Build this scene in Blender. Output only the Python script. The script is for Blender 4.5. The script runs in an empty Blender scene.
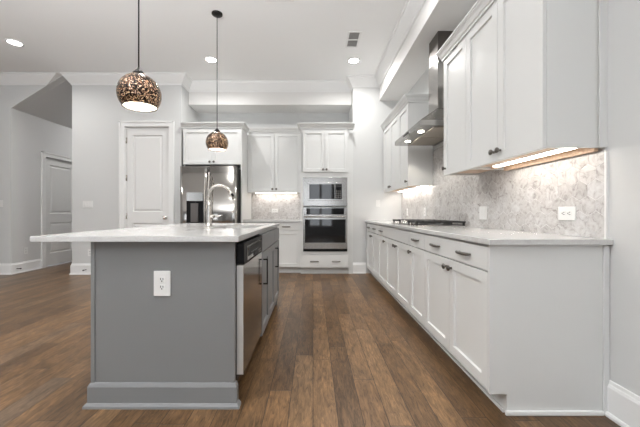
import bpy, bmesh, math, random
from mathutils import Vector, Matrix
random.seed(4)
S = bpy.context.scene
C = S.collection
PI = math.pi
CEIL = 3.38

# ------------------------------------------------------------------ camera
cd = bpy.data.cameras.new('camera')
cam = bpy.data.objects.new('camera', cd); C.objects.link(cam)
cd.sensor_width = 36.0
cd.lens = 306 / 640 * 36
cd.shift_x = 7 / 640
cd.shift_y = -1 / 640
cd.clip_start = 0.05
cam.location = (0, 0, 1.052)
cam.rotation_euler = (PI / 2, 0, 0)
S.camera = cam

# ------------------------------------------------------------------ world, exposure
S.view_settings.view_transform = 'Standard'
S.view_settings.look = 'None'
S.view_settings.gamma = 1.0
S.view_settings.use_curve_mapping = False
S.view_settings.exposure = 0.38
w = bpy.data.worlds.new('sky'); S.world = w; w.use_nodes = True
w.node_tree.nodes['Background'].inputs[0].default_value = (0.80, 0.88, 1.0, 1)
w.node_tree.nodes['Background'].inputs[1].default_value = 1.0

# ------------------------------------------------------------------ daylight through the windows behind the camera
def area(name, loc, rot, sx, sy, power, col=(1, 1, 1)):
    l = bpy.data.lights.new(name, 'AREA'); l.shape = 'RECTANGLE'
    l.size = sx; l.size_y = sy; l.energy = power; l.color = col
    o = bpy.data.objects.new(name, l); C.objects.link(o)
    o.location = loc; o.rotation_euler = rot
    return o
REAR = -3.6
WIN = [(-7.4, -6.5), (-5.85, -5.1), (-1.7, -0.6), (-0.2, 0.9)]
DAY = 16.0
for a, b in WIN:
    area('daylight', ((a + b) / 2, REAR - 0.25, 1.5), (PI / 2, 0, 0), b - a, 2.2, DAY, (0.93, 0.97, 1.0))
FILL_UP = 235.0        # each fill lamp added behind the camera
PEND = 5.5
DOWN = 13.5       # each recessed can
STRIP = 0.9       # each metre of under-cabinet strip

# ------------------------------------------------------------------ materials
def mat(name, col, rough=0.5, metal=0.0, spec=0.5, emit=None, es=0.0, coat=0.0):
    m = bpy.data.materials.new(name); m.use_nodes = True
    b = m.node_tree.nodes['Principled BSDF']
    b.inputs['Base Color'].default_value = (*col, 1)
    b.inputs['Roughness'].default_value = rough
    b.inputs['Metallic'].default_value = metal
    b.inputs['Specular IOR Level'].default_value = spec
    if coat: b.inputs['Coat Weight'].default_value = coat
    if emit:
        b.inputs['Emission Color'].default_value = (*emit, 1)
        b.inputs['Emission Strength'].default_value = es
    return m
def N(m, t, **kw):
    n = m.node_tree.nodes.new(t)
    for k, v in kw.items(): setattr(n, k, v)
    return n
def LK(m, a, b): m.node_tree.links.new(a, b)
def bsdf(m): return m.node_tree.nodes['Principled BSDF']
def noise(m, scale, detail=3, vec=None, rough=0.5, dist=0.0):
    n = N(m, 'ShaderNodeTexNoise'); n.inputs['Scale'].default_value = scale
    n.inputs['Detail'].default_value = detail; n.inputs['Roughness'].default_value = rough
    n.inputs['Distortion'].default_value = dist
    if vec is not None: LK(m, vec, n.inputs['Vector'])
    return n
def ramp(m, fac, stops):
    r = N(m, 'ShaderNodeValToRGB'); e = r.color_ramp.elements
    while len(e) < len(stops): e.new(0.5)
    for i, (p, c) in enumerate(stops): e[i].position = p; e[i].color = (*c, 1)
    LK(m, fac, r.inputs['Fac']); return r
def bump(m, h, strength, dist=0.01):
    b = N(m, 'ShaderNodeBump'); b.inputs['Strength'].default_value = strength
    b.inputs['Distance'].default_value = dist
    LK(m, h, b.inputs['Height']); LK(m, b.outputs['Normal'], bsdf(m).inputs['Normal'])
def coord(m, which='Object'): return N(m, 'ShaderNodeTexCoord').outputs[which]
def mapping(m, vec, scale=(1, 1, 1)):
    p = N(m, 'ShaderNodeMapping'); p.inputs['Scale'].default_value = scale
    LK(m, vec, p.inputs['Vector']); return p.outputs['Vector']
def math_n(m, op, a, b=None):
    n = N(m, 'ShaderNodeMath', operation=op)
    for i, x in enumerate((a, b)):
        if x is None: continue
        if isinstance(x, (int, float)): n.inputs[i].default_value = x
        else: LK(m, x, n.inputs[i])
    return n.outputs[0]
def paint(name, col, rough, tex=0.15):
    m = mat(name, col, rough)
    n = noise(m, 160, 2, coord(m)); bump(m, n.outputs['Fac'], tex, 0.001)
    return m

M = {}
M['wall'] = paint('wall_paint', (0.66, 0.665, 0.66), 0.7)
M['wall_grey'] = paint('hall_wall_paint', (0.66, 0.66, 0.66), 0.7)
M['wall_rear_dimmed'] = paint('grey_accent_wall_paint', (0.27, 0.27, 0.27), 0.7)  # dark tone invented for the unseen rear wall, to dim reflections in the steel
M['ceiling'] = paint('ceiling_paint', (0.92, 0.925, 0.925), 0.8)
M['soffit'] = paint('soffit_paint', (0.80, 0.79, 0.775), 0.6)
M['trim'] = paint('trim_paint', (0.86, 0.86, 0.855), 0.35, 0.03)
M['white'] = paint('white_cabinet_paint', (0.71, 0.715, 0.705), 0.35, 0.03)
M['grey'] = paint('grey_cabinet_paint', (0.228, 0.231, 0.235), 0.42, 0.05)
M['door'] = paint('door_paint', (0.80, 0.80, 0.79), 0.38, 0.03)
M['black'] = mat('black_plastic', (0.010, 0.010, 0.011), 0.4, 0, 0.15)
M['screen'] = mat('dark_display', (0.008, 0.008, 0.009), 0.35, 0, 0.12)
M['blackmetal'] = mat('black_metal', (0.02, 0.018, 0.017), 0.4, 0.6)
M['iron'] = mat('cast_iron', (0.010, 0.010, 0.011), 0.5)
M['glassblack'] = mat('dark_oven_glass', (0.010, 0.010, 0.011), 0.04, 0, 0.6)
M['plate'] = mat('white_plate_plastic', (0.80, 0.80, 0.79), 0.3)
M['duct'] = mat('vent_duct', (.30, .29, .28), 0.7)
M['slot'] = mat('socket_slot', (0.03, 0.03, 0.03), 0.6)
M['pull'] = mat('dark_nickel', (0.19, 0.175, 0.16), 0.28, 1.0)
M['chrome'] = mat('satin_nickel', (0.66, 0.63, 0.59), 0.24, 1.0)
M['edge'] = mat('painted_lit_edge', (0.62, 0.62, 0.61), 0.45, 0.5)
M['wood'] = mat('birch_ply', (0.62, 0.45, 0.32), 0.5)
m = M['wood']; n = noise(m, 6, 4, mapping(m, coord(m), (8, 1, 8)))
LK(m, ramp(m, n.outputs['Fac'], [(0.3, (0.52, 0.36, 0.25)), (0.7, (0.70, 0.53, 0.39))]).outputs[0], bsdf(m).inputs['Base Color'])

def steel(name, col, rough, sc=(1, 1, 60)):
    m = mat(name, col, rough, 1.0)
    n = noise(m, 6, 3, mapping(m, coord(m), sc))
    r = N(m, 'ShaderNodeMapRange'); r.inputs['To Min'].default_value = rough - 0.04; r.inputs['To Max'].default_value = rough + 0.05
    LK(m, n.outputs['Fac'], r.inputs['Value']); LK(m, r.outputs[0], bsdf(m).inputs['Roughness'])
    return m
M['steel'] = steel('brushed_steel', (0.44, 0.425, 0.405), 0.13, (60, 60, 1))
M['steelh'] = steel('brushed_steel_horizontal', (0.42, 0.41, 0.395), 0.20, (1, 1, 60))
M['steeldark'] = steel('dark_steel', (0.17, 0.155, 0.145), 0.3, (60, 60, 1))

# white quartz
m = M['quartz'] = mat('white_quartz', (0.8, 0.8, 0.79), 0.13, 0, 0.55)
n1 = noise(m, 2.2, 8, coord(m), 0.62, 1.4)
r1 = ramp(m, n1.outputs['Fac'], [(0.0, (0.64, 0.638, 0.63)), (0.48, (0.63, 0.628, 0.62)), (0.5, (0.585, 0.58, 0.575)), (0.52, (0.63, 0.628, 0.62))])
n2 = noise(m, 90, 3, coord(m))
r2 = ramp(m, n2.outputs['Fac'], [(0.35, (0.95, 0.95, 0.95)), (0.6, (1, 1, 1))])
mx = N(m, 'ShaderNodeMix', data_type='RGBA', blend_type='MULTIPLY'); mx.inputs['Factor'].default_value = 1
LK(m, r1.outputs[0], mx.inputs['A']); LK(m, r2.outputs[0], mx.inputs['B']); LK(m, mx.outputs['Result'], bsdf(m).inputs['Base Color'])

# marble hexagon tile, each tile its own tone
m = M['marble'] = mat('marble_tile', (0.7, 0.7, 0.69), 0.22)
gi = N(m, 'ShaderNodeNewGeometry')
n1 = noise(m, 16, 8, coord(m), 0.72, 1.6)
add = N(m, 'ShaderNodeVectorMath', operation='MULTIPLY_ADD')
LK(m, gi.outputs['Random Per Island'], add.inputs[0]); add.inputs[1].default_value = (37, 17, 23); LK(m, coord(m), add.inputs[2])
LK(m, add.outputs[0], n1.inputs['Vector'])
r1 = ramp(m, n1.outputs['Fac'], [(0.29, (0.22, 0.205, 0.20)), (0.39, (0.43, 0.41, 0.405)), (0.47, (0.57, 0.555, 0.55)), (0.62, (0.67, 0.67, 0.665))])
r2 = ramp(m, gi.outputs['Random Per Island'], [(0.0, (0.86, 0.85, 0.845)), (0.35, (0.95, 0.94, 0.93)), (1.0, (1, 1, 1))])
mx = N(m, 'ShaderNodeMix', data_type='RGBA', blend_type='MULTIPLY'); mx.inputs['Factor'].default_value = 1
LK(m, r1.outputs[0], mx.inputs['A']); LK(m, r2.outputs[0], mx.inputs['B']); LK(m, mx.outputs['Result'], bsdf(m).inputs['Base Color'])
m = M['grout'] = mat('pale_grout', (0.84, 0.835, 0.825), 0.7)
ng = noise(m, 5, 3, coord(m), 0.6, 0.5)
LK(m, ramp(m, ng.outputs['Fac'], [(0.44, (0.56, 0.55, 0.54)), (0.62, (0.86, 0.855, 0.845))]).outputs[0], bsdf(m).inputs['Base Color'])

# plank floor running towards the back wall
m = M['floor'] = mat('plank_floor', (0.14, 0.08, 0.05), 0.28, 0, 0.32)
sep = N(m, 'ShaderNodeSeparateXYZ'); LK(m, coord(m), sep.inputs[0])
PW, PL = 0.127, 1.25
u = math_n(m, 'DIVIDE', sep.outputs['X'], PW); row = math_n(m, 'FLOOR', u); fu = math_n(m, 'FRACT', u)
wn = N(m, 'ShaderNodeTexWhiteNoise', noise_dimensions='1D'); LK(m, row, wn.inputs['W'])
v = math_n(m, 'ADD', math_n(m, 'DIVIDE', sep.outputs['Y'], PL), math_n(m, 'MULTIPLY', wn.outputs['Value'], 7.3))
col_ = math_n(m, 'FLOOR', v); fv = math_n(m, 'FRACT', v)
cmb = N(m, 'ShaderNodeCombineXYZ'); LK(m, row, cmb.inputs[0]); LK(m, col_, cmb.inputs[1])
wn2 = N(m, 'ShaderNodeTexWhiteNoise', noise_dimensions='3D'); LK(m, cmb.outputs[0], wn2.inputs['Vector'])
tone = ramp(m, wn2.outputs['Value'], [(0.0, (0.102, 0.058, 0.029)), (0.3, (0.134, 0.076, 0.036)), (0.6, (0.162, 0.091, 0.043)), (0.85, (0.198, 0.116, 0.057)), (1.0, (0.136, 0.090, 0.056))])
shift = N(m, 'ShaderNodeVectorMath', operation='MULTIPLY_ADD'); LK(m, wn2.outputs['Color'], shift.inputs[0]); shift.inputs[1].default_value = (9, 9, 9); LK(m, coord(m), shift.inputs[2])
g1 = noise(m, 2.6, 8, mapping(m, shift.outputs[0], (22, 3.2, 1)), 0.75, 1.2)
g2 = noise(m, 1.6, 3, mapping(m, shift.outputs[0], (3, 1.2, 1)), 0.5, 1.5)
gr = ramp(m, g1.outputs['Fac'], [(0.32, (0.34, 0.32, 0.30)), (0.5, (1, 1, 1)), (0.68, (1.8, 1.77, 1.72))])
gr2 = ramp(m, g2.outputs['Fac'], [(0.3, (0.70, 0.70, 0.71)), (0.65, (1.14, 1.14, 1.13))])
mx = N(m, 'ShaderNodeMix', data_type='RGBA', blend_type='MULTIPLY'); mx.inputs['Factor'].default_value = 1
LK(m, tone.outputs[0], mx.inputs['A']); LK(m, gr.outputs[0], mx.inputs['B'])
mx1 = N(m, 'ShaderNodeMix', data_type='RGBA', blend_type='MULTIPLY'); mx1.inputs['Factor'].default_value = 1
LK(m, mx.outputs['Result'], mx1.inputs['A']); LK(m, gr2.outputs[0], mx1.inputs['B'])
su = math_n(m, 'MULTIPLY', math_n(m, 'MINIMUM', fu, math_n(m, 'SUBTRACT', 1.0, fu)), PW)
sv = math_n(m, 'MULTIPLY', math_n(m, 'MINIMUM', fv, math_n(m, 'SUBTRACT', 1.0, fv)), PL)
seam = N(m, 'ShaderNodeMapRange', interpolation_type='SMOOTHSTEP'); seam.inputs['From Min'].default_value = 0.0005; seam.inputs['From Max'].default_value = 0.003
LK(m, math_n(m, 'MINIMUM', su, sv), seam.inputs['Value'])
mx2 = N(m, 'ShaderNodeMix', data_type='RGBA', blend_type='MIX'); mx2.inputs['A'].default_value = (0.035, 0.021, 0.014, 1)
LK(m, seam.outputs[0], mx2.inputs['Factor']); LK(m, mx1.outputs['Result'], mx2.inputs['B']); LK(m, mx2.outputs['Result'], bsdf(m).inputs['Base Color'])
rr = N(m, 'ShaderNodeMapRange'); rr.inputs['To Min'].default_value = 0.24; rr.inputs['To Max'].default_value = 0.42
LK(m, g1.outputs['Fac'], rr.inputs['Value']); LK(m, rr.outputs[0], bsdf(m).inputs['Roughness'])
hh = math_n(m, 'ADD', seam.outputs[0], math_n(m, 'MULTIPLY', g1.outputs['Fac'], 0.35)); bump(m, hh, 0.25, 0.003)

# copper mosaic glass
m = M['mosaic'] = mat('copper_mosaic_glass', (0.4, 0.2, 0.1), 0.2, 0.7)
vo = N(m, 'ShaderNodeTexVoronoi', feature='F1'); vo.inputs['Scale'].default_value = 170; LK(m, coord(m), vo.inputs['Vector'])
sp = N(m, 'ShaderNodeSeparateColor'); LK(m, vo.outputs['Color'], sp.inputs[0])
rm = ramp(m, sp.outputs[0], [(0.0, (0.005, 0.004, 0.003)), (0.48, (0.016, 0.011, 0.008)), (0.62, (0.09, 0.045, 0.03)), (0.80, (0.26, 0.14, 0.09)), (0.94, (0.72, 0.54, 0.42))])
LK(m, rm.outputs[0], bsdf(m).inputs['Base Color'])
bump(m, vo.outputs['Distance'], 0.4, 0.003)
tl = N(m, 'ShaderNodeBsdfTranslucent'); tl.inputs['Color'].default_value = (.95, .72, .5, 1)
mk = N(m, 'ShaderNodeMapRange'); mk.inputs['From Min'].default_value = .55; mk.inputs['From Max'].default_value = .95; mk.inputs['To Max'].default_value = .08
LK(m, sp.outputs[0], mk.inputs['Value']); mq = N(m, 'ShaderNodeMixShader'); LK(m, mk.outputs[0], mq.inputs[0])
LK(m, bsdf(m).outputs[0], mq.inputs[1]); LK(m, tl.outputs[0], mq.inputs[2]); LK(m, mq.outputs[0], m.node_tree.nodes['Material Output'].inputs[0])
m = M['opal'] = mat('white_inner_glass', (0.92, 0.89, 0.83), 0.4)
tl = N(m, 'ShaderNodeBsdfTranslucent'); tl.inputs['Color'].default_value = (.95, .9, .82, 1)
mq = N(m, 'ShaderNodeMixShader'); mq.inputs[0].default_value = .45
LK(m, bsdf(m).outputs[0], mq.inputs[1]); LK(m, tl.outputs[0], mq.inputs[2]); LK(m, mq.outputs[0], m.node_tree.nodes['Material Output'].inputs[0])
M['bulb'] = mat('lit_bulb', (1, 1, 1), 0.5, emit=(1.0, 0.86, 0.66), es=25)
M['lens'] = mat('lit_lens', (1, 1, 1), 0.5, emit=(1.0, 0.97, 0.93), es=14)
M['led'] = mat('lit_strip', (1, 1, 1), 0.5, emit=(1.0, 0.92, 0.82), es=9)
M['hoodlamp'] = mat('lit_hood_lamp', (1, 1, 1), 0.5, emit=(1.0, 0.93, 0.82), es=12)
M['filter'] = steel('hood_filter_steel', (0.55, 0.50, 0.43), 0.34, (60, 2, 2))
m = M['pane'] = bpy.data.materials.new('window_pane'); m.use_nodes = True
nt = m.node_tree; nt.nodes.remove(nt.nodes['Principled BSDF'])
tr = nt.nodes.new('ShaderNodeBsdfTransparent'); gl = nt.nodes.new('ShaderNodeBsdfGlossy'); gl.inputs['Roughness'].default_value = 0.02
ms = nt.nodes.new('ShaderNodeMixShader'); ms.inputs[0].default_value = 0.06
nt.links.new(tr.outputs[0], ms.inputs[1]); nt.links.new(gl.outputs[0], ms.inputs[2]); nt.links.new(ms.outputs[0], nt.nodes['Material Output'].inputs[0])

# ------------------------------------------------------------------ mesh helpers
def box(bm, x0, x1, y0, y1, z0, z1, bev=0.0, mi=0):
    r = bmesh.ops.create_cube(bm, size=1.0)
    vs = r['verts']
    for q in vs:
        q.co = Vector((x0 + (q.co.x + .5) * (x1 - x0), y0 + (q.co.y + .5) * (y1 - y0), z0 + (q.co.z + .5) * (z1 - z0)))
    fs = set(f for q in vs for f in q.link_faces)
    for f in fs: f.material_index = mi
    if bev:
        es = list(set(e for q in vs for e in q.link_edges))
        bmesh.ops.bevel(bm, geom=es, offset=bev, segments=2, affect='EDGES', profile=0.6)
def prism(bm, pts, a0, a1, axis='y'):
    """extrude the 2-D outline pts along an axis: 'y' takes (x,z), 'x' takes (y,z), 'z' takes (x,y)"""
    def P(p, a):
        return {'y': (p[0], a, p[1]), 'x': (a, p[0], p[1]), 'z': (p[0], p[1], a)}[axis]
    A = [bm.verts.new(P(p, a0)) for p in pts]; B = [bm.verts.new(P(p, a1)) for p in pts]
    n = len(pts)
    bm.faces.new(A); bm.faces.new(B[::-1])
    for i in range(n): bm.faces.new((A[i], A[(i + 1) % n], B[(i + 1) % n], B[i]))
def lathe(bm, prof, seg=24, mtx=None, cap=True):
    rings = []
    for r, z in prof:
        ring = []
        for k in range(seg):
            a = 2 * PI * k / seg
            p = Vector((r * math.cos(a), r * math.sin(a), z))
            ring.append(bm.verts.new(mtx @ p if mtx else p))
        rings.append(ring)
    for a, b in zip(rings, rings[1:]):
        for k in range(seg):
            f = bm.faces.new((a[k], a[(k + 1) % seg], b[(k + 1) % seg], b[k])); f.smooth = True
    if cap:
        bm.faces.new(rings[0][::-1]); bm.faces.new(rings[-1])
def cyl(bm, p0, p1, r, seg=16, r1=None):
    p0, p1 = Vector(p0), Vector(p1); d = p1 - p0
    q = d.to_track_quat('Z', 'Y').to_matrix().to_4x4(); q.translation = p0
    lathe(bm, [(r, 0), (r if r1 is None else r1, d.length)], seg, q)
def tube(bm, pts, r, seg=12):
    pts = [Vector(p) for p in pts]; rs = r if isinstance(r, (list, tuple)) else [r] * len(pts)
    rings = []; up = None
    for i, p in enumerate(pts):
        t = (pts[min(i + 1, len(pts) - 1)] - pts[max(i - 1, 0)]).normalized()
        if up is None:
            up = t.orthogonal().normalized()
        up = (up - t * up.dot(t)).normalized(); s = t.cross(up)
        rings.append([bm.verts.new(p + (up * math.cos(2 * PI * k / seg) + s * math.sin(2 * PI * k / seg)) * rs[i]) for k in range(seg)])
    for a, b in zip(rings, rings[1:]):
        for k in range(seg):
            f = bm.faces.new((a[k], a[(k + 1) % seg], b[(k + 1) % seg], b[k])); f.smooth = True
    bm.faces.new(rings[0][::-1]); bm.faces.new(rings[-1])
def sweep(bm, path, prof, end=None):
    """mitred moulding: path of (x,y) with the room on its right, profile of (out, z)"""
    P = [Vector(p) for p in path]; rows = []
    for i, p in enumerate(P):
        def nrm(a, b):
            d = (b - a).normalized(); return Vector((d.y, -d.x))
        n0 = nrm(P[i - 1], p) if i else nrm(p, P[i + 1])
        n1 = nrm(p, P[i + 1]) if i < len(P) - 1 else n0
        mm = (n0 + n1) / (1 + n0.dot(n1))
        rows.append([bm.verts.new((p.x + mm.x * o, p.y + mm.y * o, z)) for o, z in prof])
    n = len(prof)
    for a, b in zip(rows, rows[1:]):
        for k in range(n): bm.faces.new((a[k], a[(k + 1) % n], b[(k + 1) % n], b[k]))
    bm.faces.new(rows[0][::-1]); bm.faces.new(rows[-1])
    return rows
def panel_slab(bm, x0, z0, w, h, t, panels, rings, y=0.0):
    """slab whose front (at y, facing -y) carries recessed panels; rings = [(inset, depth), ...]"""
    xs = sorted(set([0, w] + [round(p[k], 5) for p in panels for k in (0, 2)]))
    zs = sorted(set([0, h] + [round(p[k], 5) for p in panels for k in (1, 3)]))
    V = {}
    def vt(x, yy, z):
        k = (round(x, 5), round(yy, 5), round(z, 5))
        if k not in V: V[k] = bm.verts.new((x0 + x, y + yy, z0 + z))
        return V[k]
    for a, b in zip(xs, xs[1:]):
        for c, d in zip(zs, zs[1:]):
            if any(p[0] - 1e-4 <= a and b <= p[2] + 1e-4 and p[1] - 1e-4 <= c and d <= p[3] + 1e-4 for p in panels): continue
            bm.faces.new((vt(a, 0, c), vt(b, 0, c), vt(b, 0, d), vt(a, 0, d)))
    for p in panels:
        prev = None
        for ins, dep in [(0, 0)] + rings:
            a, c, b, d = p[0] + ins, p[1] + ins, p[2] - ins, p[3] - ins
            cur = [vt(a, dep, c), vt(b, dep, c), vt(b, dep, d), vt(a, dep, d)]
            if prev:
                for k in range(4): bm.faces.new((prev[k], prev[(k + 1) % 4], cur[(k + 1) % 4], cur[k]))
            prev = cur
        bm.faces.new(prev)
    bm.faces.new((vt(0, t, 0), vt(0, t, h), vt(w, t, h), vt(w, t, 0)))
    for a, b in zip(xs, xs[1:]):
        pass
    def side(pts): bm.faces.new(pts)
    side([vt(x, 0, 0) for x in xs][::-1] + [vt(0, t, 0), vt(w, t, 0)])
    side([vt(x, 0, h) for x in xs] + [vt(w, t, h), vt(0, t, h)])
    side([vt(0, 0, z) for z in zs] + [vt(0, t, h), vt(0, t, 0)])
    side([vt(w, 0, z) for z in zs][::-1] + [vt(w, t, 0), vt(w, t, h)])
SHAKER = [(0.004, 0.012)]
def shaker(bm, x0, x1, z0, z1, rail=0.06, y=0.0, t=0.02):
    g = 0.0024
    w_, h_ = x1 - x0 - 2 * g, z1 - z0 - 2 * g
    panel_slab(bm, x0 + g, z0 + g, w_, h_, t, [(rail, rail, w_ - rail, h_ - rail)], SHAKER, y)

def build(name, bm, m, parent=None, loc=None, rot=None):
    bmesh.ops.recalc_face_normals(bm, faces=bm.faces)
    me = bpy.data.meshes.new(name); bm.to_mesh(me); bm.free()
    for q in (m if isinstance(m, (list, tuple)) else [m]): me.materials.append(M[q] if isinstance(q, str) else q)
    o = bpy.data.objects.new(name, me); C.objects.link(o)
    if parent is not None: o.parent = parent
    if loc is not None: o.location = loc
    if rot is not None: o.rotation_euler = rot
    return o
def part(name, m, parent, *shapes, loc=None, rot=None):
    bm = bmesh.new()
    for s in shapes: s(bm)
    return build(name, bm, m, parent, loc, rot)
def B(x0, x1, y0, y1, z0, z1, bev=0.0): return lambda bm: box(bm, x0, x1, y0, y1, z0, z1, bev)
def tag(o, label, cat, group=None):
    o['label'] = label; o['category'] = cat
    if group: o['group'] = group
    return o
def thing(name, label, cat, loc=(0, 0, 0), rz=0.0, group=None):
    o = bpy.data.objects.new(name, None); C.objects.link(o)
    o.empty_display_size = 0.05
    o.location = loc; o.rotation_euler = (0, 0, rz)
    return tag(o, label, cat, group)
def struct(name, m, *shapes):
    o = part(name, m, None, *shapes); o['kind'] = 'structure'; return o

# ------------------------------------------------------------------ the room
YB, YF, XR = 5.97, 5.2, 1.54           # alcove back, pantry wall face, right wall face
YP, XA0, XA1 = 5.3, -2.236, 0.69       # wall right of the ovens, alcove sides
XH, XC = -5.13, -4.095                 # hall wall face, pantry wall's free corner
XL = -8.2
HZ = 2.83; XS = -4.25                  # slanted hall ceiling: from (XH,HZ) up to (XS,CEIL)
struct('floor', 'floor', B(XL, XR + .2, REAR - .2, 8.8, -0.1, 0))
struct('ceiling', 'ceiling', B(XL, XR + .2, REAR - .2, 6.2, CEIL, CEIL + 0.15))
struct('wall_right', 'wall', B(XR, XR + .15, REAR, 6.2, 0, CEIL))
struct('wall_alcove', 'wall', B(XA0 - .1, XA1 + .1, YB, YB + .15, 0, 2.99))
struct('wall_alcove_header', 'soffit', B(XA0, XA1, 5.5, YB + .15, 2.99, CEIL))
struct('wall_back_right', 'wall', B(XA1, XR, YP, YB + .15, 0, CEIL))
struct('wall_soffit', 'soffit', B(1.15, XR, REAR, YP, 2.99, CEIL))
PD0, PD1, PDH = -3.183, -2.457, 2.50   # pantry door opening
struct('wall_pantry', 'wall', B(XC, PD0 - .012, YF, YF + .12, 0, CEIL), B(PD1 + .012, XA0, YF, YB + .15, 0, CEIL), B(PD0 - .012, PD1 + .012, YF, YF + .12, PDH + .012, CEIL),
       B(XC, XC + .12, YF + .12, 8.6, 0, CEIL), B(PD0 - .3, PD1 + .012, YF + .6, YF + .7, 0, CEIL))
HD0, HD1, HDH = 5.87, 6.65, 2.11       # hall door opening along y
struct('wall_hall', 'wall_grey', B(XH - .15, XH, YF + .12, HD0 - .012, 0, HZ), B(XH - .15, XH, HD1 + .012, 8.6, 0, HZ), B(XH - .15, XH, HD0 - .012, HD1 + .012, HDH + .012, HZ))
struct('wall_hall_end', 'wall_grey', B(XH - .15, XC + .12, 8.6, 8.7, 0, CEIL))
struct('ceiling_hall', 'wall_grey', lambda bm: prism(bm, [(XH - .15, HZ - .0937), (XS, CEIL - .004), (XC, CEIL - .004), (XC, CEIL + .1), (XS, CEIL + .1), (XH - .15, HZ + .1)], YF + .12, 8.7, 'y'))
sl = (CEIL - HZ) / (XS - XH)
struct('wall_left', 'wall', B(XL, XH, YF, YF + .12, 0, HZ), lambda bm: prism(bm, [(XL, HZ), (XH, HZ), (XS, CEIL), (XL, CEIL)], YF, YF + .12, 'y'))
struct('wall_far_left', 'wall', B(XL - .15, XL, REAR, YF + .12, 0, CEIL))
# rear wall with windows
WZ0, WZ1 = 0.4, 2.6
def rear(bm):
    x = XL
    for a, b in WIN:
        box(bm, x, a, REAR - .15, REAR, 0, CEIL); box(bm, a, b, REAR - .15, REAR, 0, WZ0); box(bm, a, b, REAR - .15, REAR, WZ1, CEIL); x = b
    box(bm, x, XR + .15, REAR - .15, REAR, 0, CEIL)
struct('wall_rear', 'wall_rear_dimmed', rear)
for i, (a, b) in enumerate(WIN):
    mid = (a + b) / 2; zm = (WZ0 + WZ1) / 2
    f = struct('window_%d' % (i + 1), 'trim', B(a, a + .06, REAR - .12, REAR - .04, WZ0, WZ1), B(b - .06, b, REAR - .12, REAR - .04, WZ0, WZ1), B(a, b, REAR - .12, REAR - .04, WZ0, WZ0 + .06),
               B(a, b, REAR - .12, REAR - .04, WZ1 - .06, WZ1), B(mid - .05, mid + .05, REAR - .12, REAR - .04, WZ0, WZ1), B(a, b, REAR - .11, REAR - .05, zm - .025, zm + .025))
    part('window_pane', 'pane', f, B(a + .05, b - .05, REAR - .085, REAR - .08, WZ0 + .05, WZ1 - .05))

CROWN = [(0, -.165), (.012, -.165), (.016, -.14), (.03, -.125), (.042, -.105), (.075, -.06), (.092, -.035), (.098, -.016), (.115, -.014), (.115, 0), (0, 0)]
cz = [(o, CEIL + z) for o, z in CROWN]
def crown_left(bm):
    rows = sweep(bm, [(XL, YF), (XS, YF)], cz)
    for vtx in rows[-1]: vtx.co.x = XH + (min(vtx.co.z, CEIL) - HZ) / sl - .01
struct('trim_1', 'trim', crown_left)
struct('trim_2', 'trim', lambda bm: sweep(bm, [(XC, YF + .6), (XC, YF), (XA0, YF), (XA0, 5.5), (XA1, 5.5), (XA1, YP), (1.15, YP), (1.15, REAR)], cz))
BASE = [(0, 0), (.028, 0), (.028, .012), (.022, .022), (.016, .024), (.016, .150), (.012, .162), (.008, .166), (.006, .182), (0, .185)]
struct('baseboard_right', 'trim', lambda bm: sweep(bm, [(XR, 1.588), (XR, REAR)], BASE))
struct('baseboard_back', 'trim', lambda bm: sweep(bm, [(XA1 + .001, YP), (.915, YP)], BASE))
CW = .09
struct('baseboard_pantry', 'trim', lambda bm: sweep(bm, [(XC, YF + 1.2), (XC, YF), (PD0 - CW - .012, YF)], BASE), lambda bm: sweep(bm, [(PD1 + CW + .012, YF), (XA0, YF)], BASE))
struct('baseboard_left', 'trim', lambda bm: sweep(bm, [(XL, YF), (XH, YF), (XH, HD0 - CW - .012)], BASE), lambda bm: sweep(bm, [(XH, HD1 + CW + .012), (XH, 8.6)], BASE))

# ------------------------------------------------------------------ doors
PANEL = [(.010, .014), (.026, .014), (.050, .004)]
def door(name, loc, rz, wd, ht, panels, knob_left, handle_z, hinges):
    o = part(name, 'door', None, lambda bm: panel_slab(bm, 0, .012, wd, ht - .012, .04, panels, PANEL, .02), loc=loc, rot=(0, 0, rz)); o['kind'] = 'structure'
    g = .012
    part('door_frame', 'trim', o, *[s for (a, b) in ((-CW - g, -g), (wd + g, wd + g + CW)) for s in (B(a, b, -.018, 0, 0, ht + g), B(a if a < 0 else b - .025, a + .025 if a < 0 else b, -.028, -.018, 0, ht + g + CW))],
         B(-CW - g, wd + g + CW, -.018, 0, ht + g, ht + g + CW), B(-CW - g, wd + g + CW, -.028, -.0181, ht + g + CW - .025, ht + g + CW),
         B(-g, -.003, -.0, .11, 0, ht + g), B(wd + .003, wd + g, 0, .11, 0, ht + g), B(-g, wd + g, 0, .11, ht + .003, ht + g))
    hx = wd + .001 if knob_left else -.006
    for hz in hinges:
        part('hinge', 'chrome', o, lambda bm: cyl(bm, (hx + .002, .012, hz - .05), (hx + .002, .012, hz + .05), .008, 8), B(hx - .004, hx + .022, .017, .0205, hz - .05, hz + .05))
    kx = .06 if knob_left else wd - .06
    def knob(bm):
        mt = Matrix.Translation((kx, .0195, handle_z)) @ Matrix.Rotation(PI / 2, 4, 'X')
        lathe(bm, [(.032, 0), (.032, .006), (.012, .010), (.011, .03), (.024, .036), (.03, .048), (.027, .06), (.012, .066)], 20, mt)
    part('door_knob', 'chrome', o, knob)
    return o
door('door_1', (PD0, YF, 0), 0, PD1 - PD0, PDH, [(.11, .22, .616, .86), (.11, 1.05, .616, 2.36)], False, .965, (.30, .99, 1.64, 2.28))
door('door_2', (XH, HD0, 0), PI / 2, HD1 - HD0, HDH, [(.12, .24, .66, .84), (.12, 1.02, .66, 1.97)], False, .93, (.366, 1.113, 1.875))

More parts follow.
